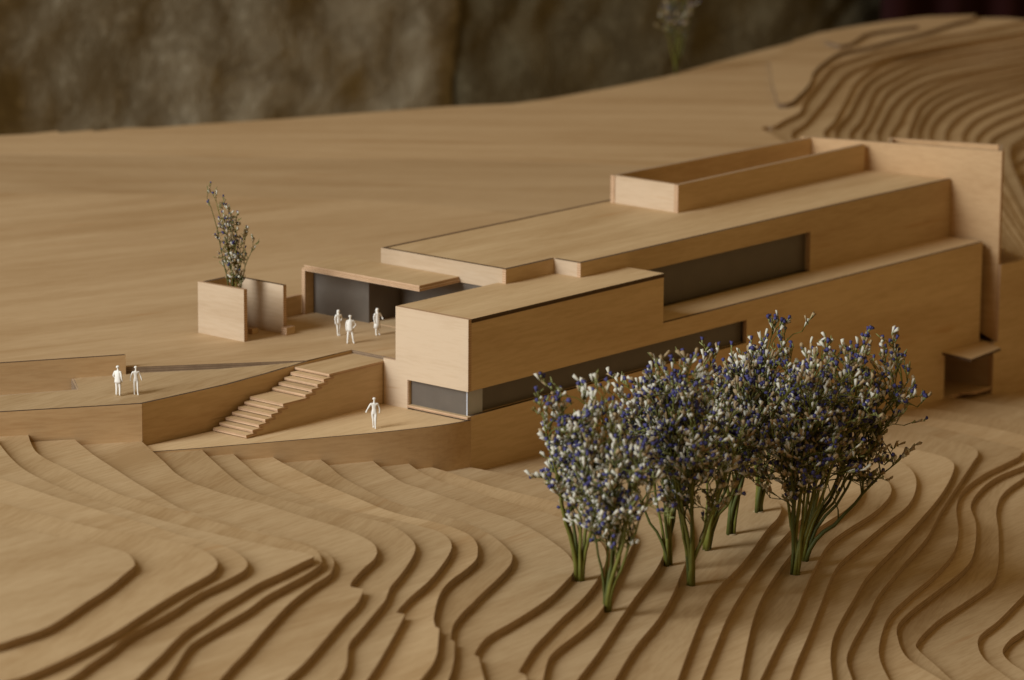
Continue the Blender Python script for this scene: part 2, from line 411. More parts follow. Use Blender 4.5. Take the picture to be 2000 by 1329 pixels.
# ------------------------------------------------------------------ setting: terrain of stacked plywood contours
T = 0.42
FRONT = {
 -4: ([(-44.56, 1.04), (-43.43, -4.34), (-42.96, -8.89), (-42.62, -10.19), (-42.62, -11.84), (-42.62, -13.04), (-43.21, -14.3), (-43.8, -15.11), (-44.15, -15.44), (-45.72, -16.27), (-47.95, -17.43), (-50.37, -18.42), (-52.85, -19.51), (-54.51, -20.13), (-55.78, -20.37), (-56.88, -20.41), (-57.96, -20.47), (-62.36, -19.6)], []),
 -3: ([(-39.51, 6.9), (-39.22, 0.35), (-39.33, -2.31), (-39.36, -4.85), (-39.39, -7.35), (-38.91, -9.92), (-38.49, -12.23), (-38.44, -14.12), (-38.96, -15.79), (-39.76, -17.12), (-40.56, -17.83), (-41.41, -18.34), (-42.66, -18.8), (-44.53, -19.38), (-46.87, -20.21), (-49.28, -21.14), (-51.69, -22.12), (-53.29, -22.64), (-54.79, -23.11), (-56.67, -23.61), (-58.41, -23.98), (-59.63, -24.18), (-61.26, -24.13), (-65.65, -23.39)], []),
 -2: ([(-34.17, 13.11), (-34.58, 5.53), (-34.97, 2.51), (-35.35, -0.45), (-35.74, -5.29), (-35.87, -7.72), (-36.26, -10.75), (-36.2, -13.15), (-36.45, -14.86), (-37.0, -16.21), (-37.8, -17.4), (-38.31, -17.86), (-39.18, -18.34), (-40.71, -18.8), (-42.27, -19.19), (-43.89, -19.62), (-46.6, -20.7), (-49.85, -21.72), (-50.87, -22.01), (-53.57, -23.32), (-55.3, -24.0), (-57.09, -24.8), (-59.37, -25.58), (-63.81, -26.94)], []),
 -1: ([(-26.97, 14.54), (-28.09, 12.74), (-29.7, 10.06), (-31.13, 7.29), (-32.32, 3.68), (-33.12, -0.57), (-33.51, -4.31), (-33.78, -8.23), (-33.75, -10.98), (-33.69, -12.45), (-33.58, -13.82), (-33.55, -15.4), (-33.25, -17.11), (-33.37, -18.05), (-33.62, -18.21), (-34.64, -18.42), (-36.9, -19.0), (-38.97, -19.44), (-41.41, -20.26), (-43.85, -21.12), (-45.86, -21.99), (-47.29, -22.52), (-49.53, -23.66), (-51.25, -24.66), (-52.7, -25.41), (-54.83, -26.57), (-57.64, -27.93), (-61.63, -29.73)], [13, 14]),
 0: ([(-24.1, 14.65), (-25.39, 13.0), (-26.58, 11.3), (-27.18, 10.1), (-27.77, 8.53), (-28.32, 6.61), (-29.04, 4.54), (-29.56, 2.65), (-30.32, -0.15), (-30.49, -2.84), (-30.75, -6.38), (-31.0, -9.84), (-30.98, -12.58), (-31.11, -15.42), (-31.56, -16.61), (-32.8, -18.12), (-33.31, -18.45), (-34.89, -19.07), (-37.26, -19.76), (-39.59, -20.44), (-41.75, -21.36), (-44.11, -22.14), (-46.41, -22.89), (-48.22, -23.59), (-50.79, -25.29), (-52.65, -26.55), (-55.46, -28.44), (-59.2, -30.57)], [15, 16]),
 1: ([(-22.01, 12.71), (-22.82, 11.12), (-23.8, 9.18), (-25.21, 5.93), (-26.63, 2.67), (-27.78, -0.26), (-28.64, -2.39), (-29.04, -3.63), (-29.2, -5.63), (-29.41, -7.87), (-29.54, -10.0), (-29.55, -12.38), (-29.76, -14.52), (-30.4, -16.28), (-31.23, -17.51), (-32.06, -18.25), (-33.2, -19.05), (-35.28, -19.81), (-38.25, -21.07), (-40.87, -22.45), (-43.76, -24.07), (-46.53, -25.66), (-48.15, -26.51), (-50.28, -27.73), (-53.3, -29.52), (-57.42, -31.8)], []),
 2: ([(-18.32, 10.74), (-19.46, 8.72), (-21.04, 5.95), (-22.53, 3.39), (-23.43, 1.15), (-23.62, -0.06), (-23.85, -1.22), (-24.05, -3.09), (-23.98, -4.72), (-24.24, -6.65), (-24.52, -8.53), (-24.69, -10.34), (-24.83, -11.66), (-25.32, -13.88), (-26.05, -15.63), (-26.98, -16.79), (-28.2, -17.75), (-30.39, -18.81), (-32.6, -20.06), (-33.21, -20.55), (-33.11, -21.39), (-33.63, -21.83), (-35.39, -23.01), (-37.2, -23.92), (-39.41, -25.14), (-42.11, -26.64), (-44.9, -28.15), (-47.36, -29.27), (-50.62, -30.83), (-55.49, -33.22)], [19, 20, 21]),
 3: ([(-15.63, 8.5), (-16.77, 6.69), (-18.25, 4.18), (-20.22, 0.68), (-20.99, -0.96), (-21.44, -2.24), (-21.54, -3.18), (-21.56, -4.9), (-21.58, -6.6), (-21.62, -8.26), (-21.37, -10.24), (-21.3, -12.16), (-21.71, -13.52), (-22.68, -15.37), (-23.75, -16.74), (-24.88, -17.68), (-26.37, -18.67), (-28.85, -20.15), (-30.8, -21.24), (-31.83, -21.99), (-32.77, -22.66), (-34.88, -23.85), (-38.02, -25.57), (-39.78, -26.55), (-40.99, -27.57), (-42.6, -28.99), (-44.0, -29.95), (-45.47, -30.79), (-48.06, -32.13), (-52.69, -34.5)], []),
 4: ([(-13.97, 7.4), (-14.89, 5.92), (-16.08, 3.84), (-17.58, 1.25), (-18.12, -0.33), (-18.64, -2.1), (-19.04, -3.78), (-19.37, -5.33), (-19.52, -6.9), (-19.46, -8.68), (-19.3, -10.74), (-19.37, -13.18), (-19.51, -14.68), (-20.25, -16.14), (-21.34, -17.34), (-22.63, -18.28), (-24.71, -19.54), (-27.46, -21.03), (-30.49, -22.37), (-32.69, -23.5), (-33.09, -23.75), (-32.99, -24.28), (-33.93, -24.91), (-36.11, -26.33), (-38.76, -28.03), (-40.99, -29.43), (-42.84, -30.53), (-45.67, -32.28), (-50.5, -35.09)], [20, 21, 22]),
 5: ([(-11.84, 6.16), (-12.62, 4.53), (-13.7, 1.76), (-14.74, -0.97), (-15.49, -3.4), (-16.02, -5.31), (-16.82, -8.09), (-17.05, -9.91), (-16.99, -11.86), (-17.19, -13.82), (-17.79, -15.63), (-18.86, -17.06), (-19.96, -18.09), (-21.3, -19.13), (-23.05, -19.97), (-25.31, -20.82), (-26.72, -21.5), (-28.23, -22.46), (-30.17, -23.92), (-31.64, -25.11), (-32.57, -26.04), (-32.7, -26.44), (-35.95, -29.17), (-37.55, -30.27), (-39.09, -31.12), (-40.48, -31.84), (-43.13, -33.19), (-48.12, -35.88)], [20, 21, 22]),
 6: ([(-9.43, 4.02), (-10.22, 2.58), (-11.63, 0.19), (-12.73, -2.28), (-13.76, -5.1), (-14.31, -7.86), (-14.49, -10.45), (-14.7, -12.44), (-15.51, -14.91), (-16.81, -17.26), (-18.1, -19.05), (-18.91, -19.74), (-19.69, -20.29), (-22.07, -21.5), (-24.78, -22.7), (-27.1, -23.79), (-28.92, -24.64), (-30.76, -25.7), (-32.72, -27.25), (-32.92, -27.71), (-35.15, -29.63), (-36.75, -30.85), (-38.23, -31.88), (-40.91, -33.76), (-45.73, -36.69)], [18, 19, 20]),
 7: ([(-6.38, 2.31), (-7.15, 1.04), (-8.14, -0.71), (-9.18, -2.92), (-9.41, -4.51), (-9.71, -5.82), (-10.21, -8.32), (-10.8, -10.85), (-11.19, -13.19), (-12.05, -15.49), (-13.35, -18.05), (-14.77, -20.38), (-16.25, -22.09), (-17.4, -23.0), (-19.12, -23.85), (-22.02, -25.15), (-24.75, -26.06), (-27.12, -26.71), (-30.15, -27.52), (-31.99, -28.47), (-32.98, -29.11), (-33.03, -29.46), (-34.41, -30.83), (-35.87, -32.3), (-38.41, -34.63), (-42.82, -38.09)], [20, 21, 22]),
 8: ([(-4.22, 1.19), (-5.13, -0.49), (-5.92, -2.47), (-6.46, -5.04), (-6.92, -8.01), (-7.26, -10.87), (-7.59, -13.15), (-8.05, -14.92), (-9.19, -17.42), (-10.88, -19.87), (-12.63, -21.52), (-15.02, -23.15), (-17.51, -24.57), (-20.23, -25.91), (-23.68, -27.33), (-26.67, -28.67), (-28.85, -29.68), (-32.66, -31.84), (-32.75, -32.4), (-33.6, -33.26), (-36.02, -35.37), (-40.54, -38.78)], [17, 18, 19]),
 9: ([(-2.61, 1.07), (-2.83, -0.81), (-3.4, -3.43), (-3.76, -5.85), (-3.84, -7.98), (-3.91, -10.1), (-4.11, -11.68), (-4.51, -14.81), (-5.29, -17.08), (-6.73, -18.9), (-9.45, -20.72), (-14.1, -23.57), (-17.67, -25.74), (-19.49, -26.84), (-21.48, -27.84), (-24.15, -28.87), (-27.21, -29.91), (-28.67, -30.59), (-30.3, -31.71), (-31.87, -32.84), (-34.81, -34.79), (-39.75, -37.78)], []),
 10: ([(0.19, 0.4), (0.31, -1.3), (0.41, -3.35), (0.52, -4.82), (0.57, -6.58), (0.47, -10.79), (-0.42, -14.72), (-2.15, -17.59), (-4.5, -19.81), (-7.46, -21.7), (-10.51, -23.49), (-15.82, -26.13), (-19.63, -28.12), (-25.12, -31.05), (-29.69, -33.32), (-32.95, -34.94), (-38.29, -37.55)], []),
 11: ([(6.89, 0.19), (6.66, -2.38), (5.9, -7.24), (4.35, -12.18), (1.68, -16.18), (-1.94, -19.53), (-5.18, -21.84), (-7.75, -23.41), (-13.33, -26.78), (-17.14, -28.82), (-22.11, -31.14), (-27.35, -33.97), (-30.55, -35.7), (-35.8, -38.47)], []),
 12: ([(10.91, 0.46), (10.69, -3.4), (10.0, -9.01), (9.85, -14.05), (9.62, -16.63), (8.35, -18.56), (6.08, -20.03), (3.55, -21.12), (-3.38, -24.46), (-9.44, -26.99), (-13.3, -29.09), (-18.48, -32.19), (-24.1, -35.64), (-27.19, -37.54), (-32.26, -40.58)], []),
 13: ([(11.5, 0.0), (14.56, -4.62), (14.81, -10.75), (14.79, -14.66), (13.64, -17.23), (10.47, -19.32), (5.66, -21.37), (-0.05, -23.8), (-6.96, -27.15), (-12.09, -29.85), (-16.21, -32.26), (-22.21, -35.79), (-25.37, -37.65), (-30.5, -40.68)], []),
 14: ([(14.5, 0.0), (18.8, -5.63), (19.12, -11.72), (19.5, -15.14), (18.89, -17.03), (17.53, -18.23), (15.82, -19.19), (12.95, -20.31), (9.23, -21.28), (5.88, -22.34), (1.95, -23.97), (-4.24, -26.91), (-9.09, -29.6), (-14.79, -33.24), (-19.79, -36.54), (-22.87, -38.52), (-27.94, -41.68)], []),
 15: ([(18.0, 0.0), (23.33, -5.67), (24.05, -10.25), (23.96, -14.06), (22.87, -16.08), (21.08, -18.05), (19.15, -19.39), (15.04, -21.05), (10.23, -22.25), (7.11, -23.2), (2.77, -25.36), (-2.82, -28.43), (-6.9, -30.71), (-9.69, -32.1), (-18.01, -36.56), (-21.34, -38.29), (-26.85, -41.03)], []),
 16: ([(22.0, 0.0), (28.06, -5.65), (28.53, -9.17), (28.57, -12.81), (27.83, -14.48), (26.01, -16.55), (22.99, -18.77), (18.99, -20.87), (14.32, -22.35), (9.35, -23.97), (4.77, -25.57), (1.9, -27.02), (-3.05, -29.82), (-8.48, -32.87), (-13.49, -35.63), (-15.85, -37.01), (-19.06, -38.92), (-24.43, -41.87)], []),
 17: ([(26.0, 0.0), (32.43, -4.24), (32.52, -7.65), (32.59, -10.55), (32.81, -12.09), (32.46, -14.67), (31.44, -16.06), (29.09, -17.55), (23.88, -20.11), (17.9, -22.57), (10.7, -25.34), (4.91, -27.55), (0.84, -29.52), (-6.02, -32.97), (-9.38, -35.09), (-13.23, -37.98), (-16.14, -40.26), (-20.93, -43.93)], []),
 18: ([(30.5, 0.0), (37.25, -3.46), (37.94, -6.49), (38.38, -9.0), (37.97, -11.63), (37.64, -13.46), (36.34, -14.82), (33.95, -15.98), (27.69, -18.82), (21.76, -21.55), (15.78, -24.49), (8.94, -27.18), (2.91, -29.7), (0.57, -30.9), (-6.24, -34.25), (-8.54, -35.6), (-11.41, -38.04), (-14.19, -40.51), (-18.65, -44.63)], []),
 19: ([(35.0, 0.0), (41.41, -3.21), (41.98, -5.92), (41.9, -9.02), (41.27, -12.36), (40.98, -14.24), (40.69, -15.44), (39.38, -16.36), (36.95, -16.85), (32.99, -17.45), (28.42, -18.84), (24.62, -20.88), (19.64, -24.36), (15.83, -26.59), (10.92, -28.56), (5.33, -30.27), (1.42, -31.64), (-2.29, -33.63), (-5.64, -35.82), (-8.96, -38.82), (-11.55, -41.55), (-15.45, -46.35)], []),
 20: ([(40.0, 0.0), (44.0, -1.87), (45.46, -4.9), (45.99, -8.5), (45.64, -12.45), (44.65, -15.37), (42.56, -16.77), (38.38, -17.27), (34.55, -17.6), (31.04, -18.58), (27.01, -20.43), (23.36, -23.24), (17.51, -26.94), (14.55, -28.37), (8.77, -30.02), (3.67, -31.42), (1.18, -32.4), (-0.85, -33.8), (-3.76, -36.5), (-5.9, -40.28), (-7.94, -43.67), (-11.49, -48.94)], []),
 21: ([(46.0, 0.0), (48.93, -1.66), (49.74, -4.71), (50.07, -9.79), (49.28, -13.96), (45.42, -16.38), (36.91, -18.23), (32.5, -19.44), (28.6, -21.41), (23.95, -24.6), (16.3, -29.5), (13.73, -30.73), (9.36, -31.82), (4.57, -32.86), (-0.0, -34.52), (-0.78, -35.16), (-2.76, -37.8), (-4.4, -39.98), (-7.04, -44.1), (-9.68, -49.09)], []),
 22: ([(55.04, -1.44), (55.34, -3.73), (55.49, -6.33), (55.03, -13.2), (47.83, -20.95), (33.57, -27.56), (21.78, -31.0), (14.02, -32.93), (10.83, -33.96), (8.17, -34.81), (5.01, -35.65), (3.21, -36.7), (1.22, -38.5), (-1.05, -41.78), (-3.48, -45.5), (-6.39, -50.91)], []),
 23: ([(57.57, -18.12), (38.81, -29.14), (19.92, -33.67), (8.99, -36.18), (6.66, -36.68), (4.31, -37.7), (2.98, -39.06), (1.94, -40.7), (-0.81, -45.17), (-4.37, -51.31)], []),
}
BACK = [
 (-2.66, [(135.06, 67.32), (136.68, 67.26), (143.94, 70.25), (147.46, 70.56), (153.05, 69.91)]),
 (-3.08, [(101.42, 50.25), (102.22, 49.84), (106.74, 51.85), (114.05, 55.84), (120.38, 59.92), (127.57, 63.54), (133.31, 65.93), (138.68, 66.22), (145.45, 67.41), (151.77, 68.18), (159.99, 70.13), (164.66, 70.66)]),
 (-3.5, [(91.6, 44.71), (92.89, 44.58), (96.4, 45.91), (100.67, 47.42), (106.52, 51.02), (114.56, 55.53), (125.2, 61.52), (128.99, 63.16), (133.43, 64.23), (138.87, 65.45), (143.17, 65.83), (152.73, 67.0), (160.22, 66.67), (166.16, 66.97)]),
 (-3.92, [(90.83, 41.03), (98.68, 45.16), (108.55, 50.53), (122.93, 58.53), (127.49, 60.72), (133.52, 62.59), (139.42, 64.3), (145.17, 64.75), (152.01, 64.77), (159.79, 64.56), (165.33, 64.59)]),
 (-4.34, [(95.4, 40.77), (103.19, 45.24), (115.15, 52.3), (123.91, 57.5), (131.95, 61.44), (140.01, 64.46), (144.93, 65.21), (152.37, 64.96), (159.56, 64.4), (164.46, 64.01)]),
 (-4.76, [(97.56, 41.06), (110.45, 48.63), (121.2, 55.07), (127.0, 58.3), (134.5, 61.49), (143.11, 63.96), (150.9, 63.96), (162.84, 62.96)]),
 (-5.18, [(100.21, 41.37), (109.9, 46.95), (121.25, 53.76), (127.77, 57.47), (135.43, 60.4), (142.67, 62.77), (149.89, 63.27), (161.72, 62.22)]),
 (-5.6, [(102.78, 41.77), (110.55, 46.43), (121.12, 52.66), (128.43, 56.74), (135.47, 59.56), (141.63, 61.53), (148.46, 62.3), (160.62, 61.5)]),
 (-6.02, [(105.53, 41.96), (115.72, 48.41), (125.89, 54.13), (134.33, 57.91), (141.01, 59.88), (148.5, 60.57), (159.55, 60.79)]),
 (-6.44, [(108.11, 42.32), (119.02, 48.73), (127.13, 53.47), (136.45, 57.64), (144.89, 59.88), (158.49, 60.09)]),
 (-6.86, [(111.39, 42.52), (121.34, 48.83), (129.87, 53.83), (137.09, 56.86), (144.47, 58.73), (157.45, 59.41)]),
 (-7.28, [(114.15, 43.27), (126.46, 51.0), (135.78, 55.46), (144.48, 57.86), (156.44, 58.74)]),
 (-7.7, [(117.0, 43.92), (126.42, 49.8), (133.95, 53.37), (143.69, 56.46), (155.27, 57.97)]),
 (-8.12, [(120.15, 44.26), (128.2, 49.17), (136.79, 52.9), (145.79, 55.44), (153.62, 56.9)]),
 (-8.54, [(123.05, 44.26), (130.08, 48.44), (137.83, 51.72), (150.21, 54.69)]),
 (-8.96, [(125.68, 44.53), (132.69, 48.17), (140.01, 50.62), (145.73, 51.8)]),
 (-9.38, [(128.41, 44.69), (133.74, 47.03), (141.42, 49.02)]),
 (-9.8, [(129.5, 42.96), (136.18, 45.64)]),
 (-10.22, [(123.28, 41.08), (129.2, 42.89), (134.34, 44.44), (143.67, 46.79)]),
 (-10.64, [(118.61, 38.01), (124.33, 39.73), (129.3, 41.19), (138.32, 43.4)]),
 (-11.06, [(114.14, 35.07), (119.68, 36.7), (124.49, 38.08), (133.21, 40.16)]),
 (-11.48, [(109.85, 32.25), (115.22, 33.79), (119.87, 35.11), (128.32, 37.06)]),
 (-11.9, [(105.74, 29.55), (110.94, 31.01), (115.45, 32.25), (123.64, 34.09)]),
 (-12.32, [(97.39, 24.34), (101.33, 25.3), (104.08, 26.23), (107.16, 27.24), (116.56, 30.16)]),
 (-12.74, [(92.58, 21.17), (96.77, 22.33), (100.19, 23.43), (105.47, 25.81), (112.99, 27.89)]),
 (-13.16, [(91.84, 19.12), (97.19, 21.27), (101.21, 23.06), (109.55, 25.69)]),
]

PLATEAU = -3.52
terrain = structure(prism("terrain", [(-85, -80), (150, -80), (185, 40), (176, 70), (140, 70), (64, 64), (20, 64), (-85, 110)],
                          -17.0, -15.55, M['wood_t'], M['riser']))

def layer(poly, z, k, face=None, edge=None):
    return prism("contour_layer", poly, z - T + 0.006, z, face or (M['wood_t'] if k % 3 else M['wood_d']), edge or M['riser'], terrain)

for k in sorted(FRONT):
    pts, corners = FRONT[k]
    z = -5.44 - T * k
    line = smooth_line(pts, corners)
    s = line[0]
    if k <= -2:
        close = [(-85, -78), (-85, 40)]
    elif k <= 2:
        close = [(-85, -78), (-85, 55), (-60, 38.4), (s[0] + 0.15, s[1] + 0.15)]
    elif k <= 12:
        close = [(-85, -78), (-85, 55), (-18, 12), (s[0] + 0.2, s[1] + 0.4)]
    elif k <= 22:
        close = [(-85, -78), (-85, 55), (-18, 12), (s[0], 0.35)]
    else:
        close = [(-85, -78), (-85, 55), (-18, 12), (60.2, 0.3), (60.6, -3.6)]
    layer(line + close, z, k)

# plateau, in three sheets butted together, then the slope behind the building
JOINT1 = [(15, 100), (21.61, 73.97), (23.44, 69.93), (31.39, 60.59), (38.18, 50.14), (40.57, 46.54), (42.9, 41.0), (43.91, 36.28), (43.8, 32.52)]
JOINT2 = [(31.5, 93), (33.36, 87.37), (35.94, 83.81), (46.95, 70.36), (51.88, 63.11), (59.02, 54.99), (65.17, 46.05), (68.64, 37.83)]
SIL = [(33.54, 94.19), (42.6, 91.2), (44.97, 89.86), (47.69, 89.38), (47.05, 88.43), (50.15, 87.55), (49.7, 86.81), (52.92, 86.22),
       (54.61, 84.4), (59.3, 82.69), (66.36, 79.34), (70.16, 77.85), (76.47, 75.43), (81.8, 73.26), (86.83, 70.1), (92.06, 69.51),
       (101.5, 69.73), (110.12, 70.27), (121.35, 72.56), (129.41, 74.11), (137.45, 75.48)]
j1, j2 = smooth_line(JOINT1), smooth_line(JOINT2)
near = [(-85, 60.5), (-13.07, 17.45), (-3.98, 10.28), (0.26, 10.28), (0.26, 6.25), (9.5, 6.25), (11.5, 14), (43.8, 14.5)] + j1[::-1] + [(-85, 112)]
layer(near, PLATEAU, 1, M['wood_n'], M['scorch_dim'])
gap = 0.03
layer(j1 + [(43.8, 14.5), (68.6, 14.0)] + [(x - gap, y) for x, y in j2[::-1]], PLATEAU - 0.012, 2, M['wood_p'])
b3 = smooth_line([(64, 12), (70, 20), (77.4, 28.35), (85.3, 37.0), (88.5, 41.2), (90.6, 43.9), (91.38, 44.71), (92.4, 44.85)] + BACK[2][1][1:] + [(170.5, 67.0)])
layer(j2 + [(68.64, 14)] + b3 + [(170.2, 70.0), (167, 73.5), (155.8, 76.4), (143.5, 76.4)] + SIL[::-1], PLATEAU - 0.006, 4, M['wood_p'])
b2 = smooth_line(BACK[1][1])
layer(b2 + [(167.2, 72.0), (162.3, 75.3), (155.8, 76.2), (149, 76.3), (143.5, 76.0), (137, 74.4), (124, 68), (111, 58)], -3.08, 3, M['wood_p'], M['scorch_dim'])  # edge colour darkened to dim the lit left side
b1 = smooth_line(BACK[0][1])
layer(b1 + [(150, 73.6), (141, 73.2), (136.4, 70)], -2.66, 5, M['wood_p'], M['scorch_dim'])  # same dark edge colour, dimming its lit left end
for j, (z, pts) in enumerate(BACK):
    if j < 3:
        continue
    a, b = Vector(pts[0]), Vector(pts[-1])
    lead = [(64 + 0.9 * j, 9 - 0.2 * j), (64 + 0.9 * j + (a.x - 64 - 0.9 * j) * 0.5, 6 + (a.y - 9) * 0.55)]
    d = (b - Vector(pts[-2])).normalized()
    e = b + d * 22
    line = smooth_line(lead + pts + [(e.x, e.y)])
    layer(line + [(e.x, e.y + 1.5), (168, 68), (110, 66), (62, 16)], z, j)

# ------------------------------------------------------------------ setting: stone wall far behind
wn = Vector((-0.18, -0.984, 0)).normalized()
wt = Vector((0.984, -0.18, 0)).normalized()
wc = Vector((-173.2, -150.3, 0)) + Vector((0.763, 0.646, 0)) * 430
def stone_block(x0, x1, nx, mat, seed, parent):
    nz = 90
    z0, z1 = -70.0, 60.0
    v, f = [], []
    for i in range(nx + 1):
        s = x0 + (x1 - x0) * i / nx
        for j in range(nz + 1):
            z = z0 + (z1 - z0) * j / nz
            q = Vector((s * 0.075, z * 0.085, seed))
            d = 1.7 * noise.fractal(q, 0.9, 2.1, 4) + 0.6 * noise.noise(Vector((s * 0.26, z * 0.24, seed + 5.4)))
            e = min(s - x0, x1 - s)                       # the stones' edges fall away into the joint
            d -= 0.6 * math.exp(-(e / 1.0) ** 2)
            sh = 1.0 * math.sin(z * 0.11 + 0.6) * math.exp(-e / 6.0)
            p = wc + wt * (s + sh) + wn * d
            v.append((p.x, p.y, z))
    n = len(v)
    for k in range(n):                                     # back of the stone
        v.append((v[k][0] - wn.x * 14, v[k][1] - wn.y * 14, v[k][2]))
    H = nz + 1
    for i in range(nx):
        for j in range(nz):
            a = i * H + j
            f.append([a, a + H, a + H + 1, a + 1])
            f.append([n + a, n + a + 1, n + a + H + 1, n + a + H])
    for j in range(nz):
        f.append([j, j + 1, n + j + 1, n + j])
        b = nx * H + j
        f.append([b + 1, b, n + b, n + b + 1])
    for i in range(nx):
        f.append([i * H, n + i * H, n + (i + 1) * H, (i + 1) * H])
        t = i * H + nz
        f.append([t, t + H, n + t + H, n + t])
    return link_mesh("stone", v, f, [mat], None, parent, True)
wall_o = bpy.data.objects.new("stone_wall", None)
wall_o.empty_display_size = 0.05
COL.objects.link(wall_o)
structure(wall_o)
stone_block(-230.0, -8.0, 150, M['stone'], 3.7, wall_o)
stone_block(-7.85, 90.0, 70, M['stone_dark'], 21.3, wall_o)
def curtain():
    v, f = [], []
    n = 90
    for i in range(n + 1):
        s = 51.2 + 110.0 * i / n
        p = wc + wt * s + wn * (9.0 + 1.6 * math.sin(i * 0.8))
        b = p - wn * 0.3
        v += [(p.x, p.y, -80), (p.x, p.y, 70), (b.x, b.y, 70), (b.x, b.y, -80)]
    for i in range(n):
        a = 4 * i
        f += [[a, a + 4, a + 5, a + 1], [a + 1, a + 5, a + 6, a + 2], [a + 2, a + 6, a + 7, a + 3]]
    f += [[0, 1, 2, 3]]
    return structure(link_mesh("dark_curtain", v, f, [M['maroon']], None, None, True))
curtain()

# ------------------------------------------------------------------ the building
W, WY, E, BT, RS = M['wood_x'], M['wood_y'], M['edge'], M['burnt'], M['riser']
ORG = (25, 8, -9)
bld = thing("building_model", "long flat-roofed plywood building model stepping along the hillside", "building model", ORG)
def up(name, axis, at, th, poly, fm=None, top=None, par=None, ed=None):
    return upright(name, axis, at, th, poly, fm or (W if axis == 'y' else WY), ed or E, par or bld, ORG, top)
def slab(name, poly, z0, z1, fm=None, ed=None, par=None):
    return prism(name, poly, z0, z1, fm or W, ed or E, par or bld, None, ORG)

# front box and the long lower volume
front = up("front_wall", 'y', 0.0, 0.3, [(0.3, -4.69), (29.43, -4.69), (29.43, -6.33), (0.3, -6.33), (0.3, -13), (45, -16.2), (54.3, -16.2),
           (54.3, -11.2), (58.9, -11.2), (58.9, -3.42), (20, -3.42), (20, -0.27), (0.3, -0.27)])
up("end_wall", 'x', 0.0, 0.3, [(0, -4.69), (5.15, -4.69), (5.15, -6.66), (7.25, -6.66), (7.25, -3.56), (6.19, -3.56), (6.19, 0), (0, 0)], top=E)
up("inner_wall", 'y', 6.0, 0.19, rect(0.3, 10.0, -3.6, -0.2))
up("return_wall", 'x', 19.7, 0.3, rect(0.3, 3.2, -3.44, -0.2))
roof = slab("box_roof", [(0.3, -0.02), (20, -0.02), (20.02, 3.22), (15.1, 3.3), (15.1, 5.6), (10.1, 5.6), (10.1, 6.19), (0.3, 6.19)], -0.27, 0.0, W, BT)
slab("window_sill", [(-0.05, 0.0), (29.43, 0.02), (29.43, 1.0), (1.0, 1.0), (1.0, 5.15), (-0.05, 5.15)], -6.5, -6.34, W, E)
slab("ledge_roof", rect(20, 59.2, 0.3, 3.22), -3.62, -3.435, W, E)
up("window_pane", 'x', 0.30, 0.10, rect(0.40, 5.15, -6.34, -4.6), M['smoked'], ed=M['smoked'], top=M['smoked'])
up("window_pane", 'y', 0.30, 0.10, rect(0.30, 1.75, -6.34, -4.6), M['frosted_lit'], ed=M['frosted_lit'], top=M['frosted_lit'])
up("window_pane", 'y', 0.48, 0.10, rect(1.60, 29.6, -6.34, -4.6), M['smoked'], ed=M['smoked'], top=M['smoked'])
up("window_jamb", 'y', 5.10, 0.05, rect(0.06, 0.30, -6.34, -4.69))
slab("soffit", [(0.3, 0.3), (30, 0.3), (30, 6), (0.3, 6)], -4.69, -4.5)
slab("lower_floor", [(0.5, 0.6), (58, 0.6), (58, 14), (0.5, 6)], -6.9, -6.7)
up("lower_back_wall", 'y', 7.0, 0.3, rect(0.3, 58, -9, -3.6))

# main volume behind and above
ZR = 0.985
up("west_wall", 'x', 10.11, 0.3, [(5.82, 0.0), (6.19, 0.0), (6.19, -0.42), (16.66, -0.42), (16.66, ZR), (5.82, ZR)])
up("notch_wall", 'y', 5.52, 0.3, rect(10.11, 15.09, -0.02, ZR), top=BT)
up("notch_return", 'x', 15.09, 0.3, rect(3.52, 5.52, -0.02, ZR), top=BT)
up("south_wall", 'y', 3.22, 0.3, [(15.09, -0.02), (19.5, -0.02), (19.5, -0.57), (41.24, -0.57), (41.24, -3.44), (59.6, -3.44), (59.6, ZR), (15.09, ZR)])
up("north_wall", 'y', 16.36, 0.3, rect(10.41, 60.5, -3.6, ZR))
slab("main_roof", [(10.41, 5.82), (15.39, 5.82), (15.39, 3.52), (59.4, 3.52), (58.2, 16.36), (10.41, 16.36)], ZR - 0.25, ZR - 0.015)
up("window_pane", 'y', 3.72, 0.12, rect(19.8, 41.7, -3.44, -0.4), M['smoked'], ed=M['smoked'], top=M['smoked'])
up("window_jamb", 'x', 41.3, 0.2, rect(3.54, 4.4, -3.43, -0.55))
slab("upper_floor", rect(10.5, 58, 3.6, 16), -3.75, -3.6)
up("glass_back_wall", 'y', 8.0, 0.3, rect(16, 58, -3.6, 0.7))

# roof-top tray
tray = bpy.data.objects.new("roof_tray", None)
COL.objects.link(tray); tray.parent = bld
def trayw(name, a, b, z1, th, par=bld, z0=ZR - 0.02, top=None):
    return ribbon_wall(name, [a, b], z0, z1, th, W if abs(a[0] - b[0]) > abs(a[1] - b[1]) else WY, E, top or RS, par, ORG)
trayw("tray_side_wall", (34.05, 9.76), (57.8, 10.2), 3.0, 0.36)
trayw("tray_side_wall", (57.6, 15.35), (34.05, 15.95), 3.0, 0.36)
trayw("tray_end_wall", (34.11, 15.6), (34.11, 10.12), 2.99, 0.34)
bpy.data.objects.remove(tray)

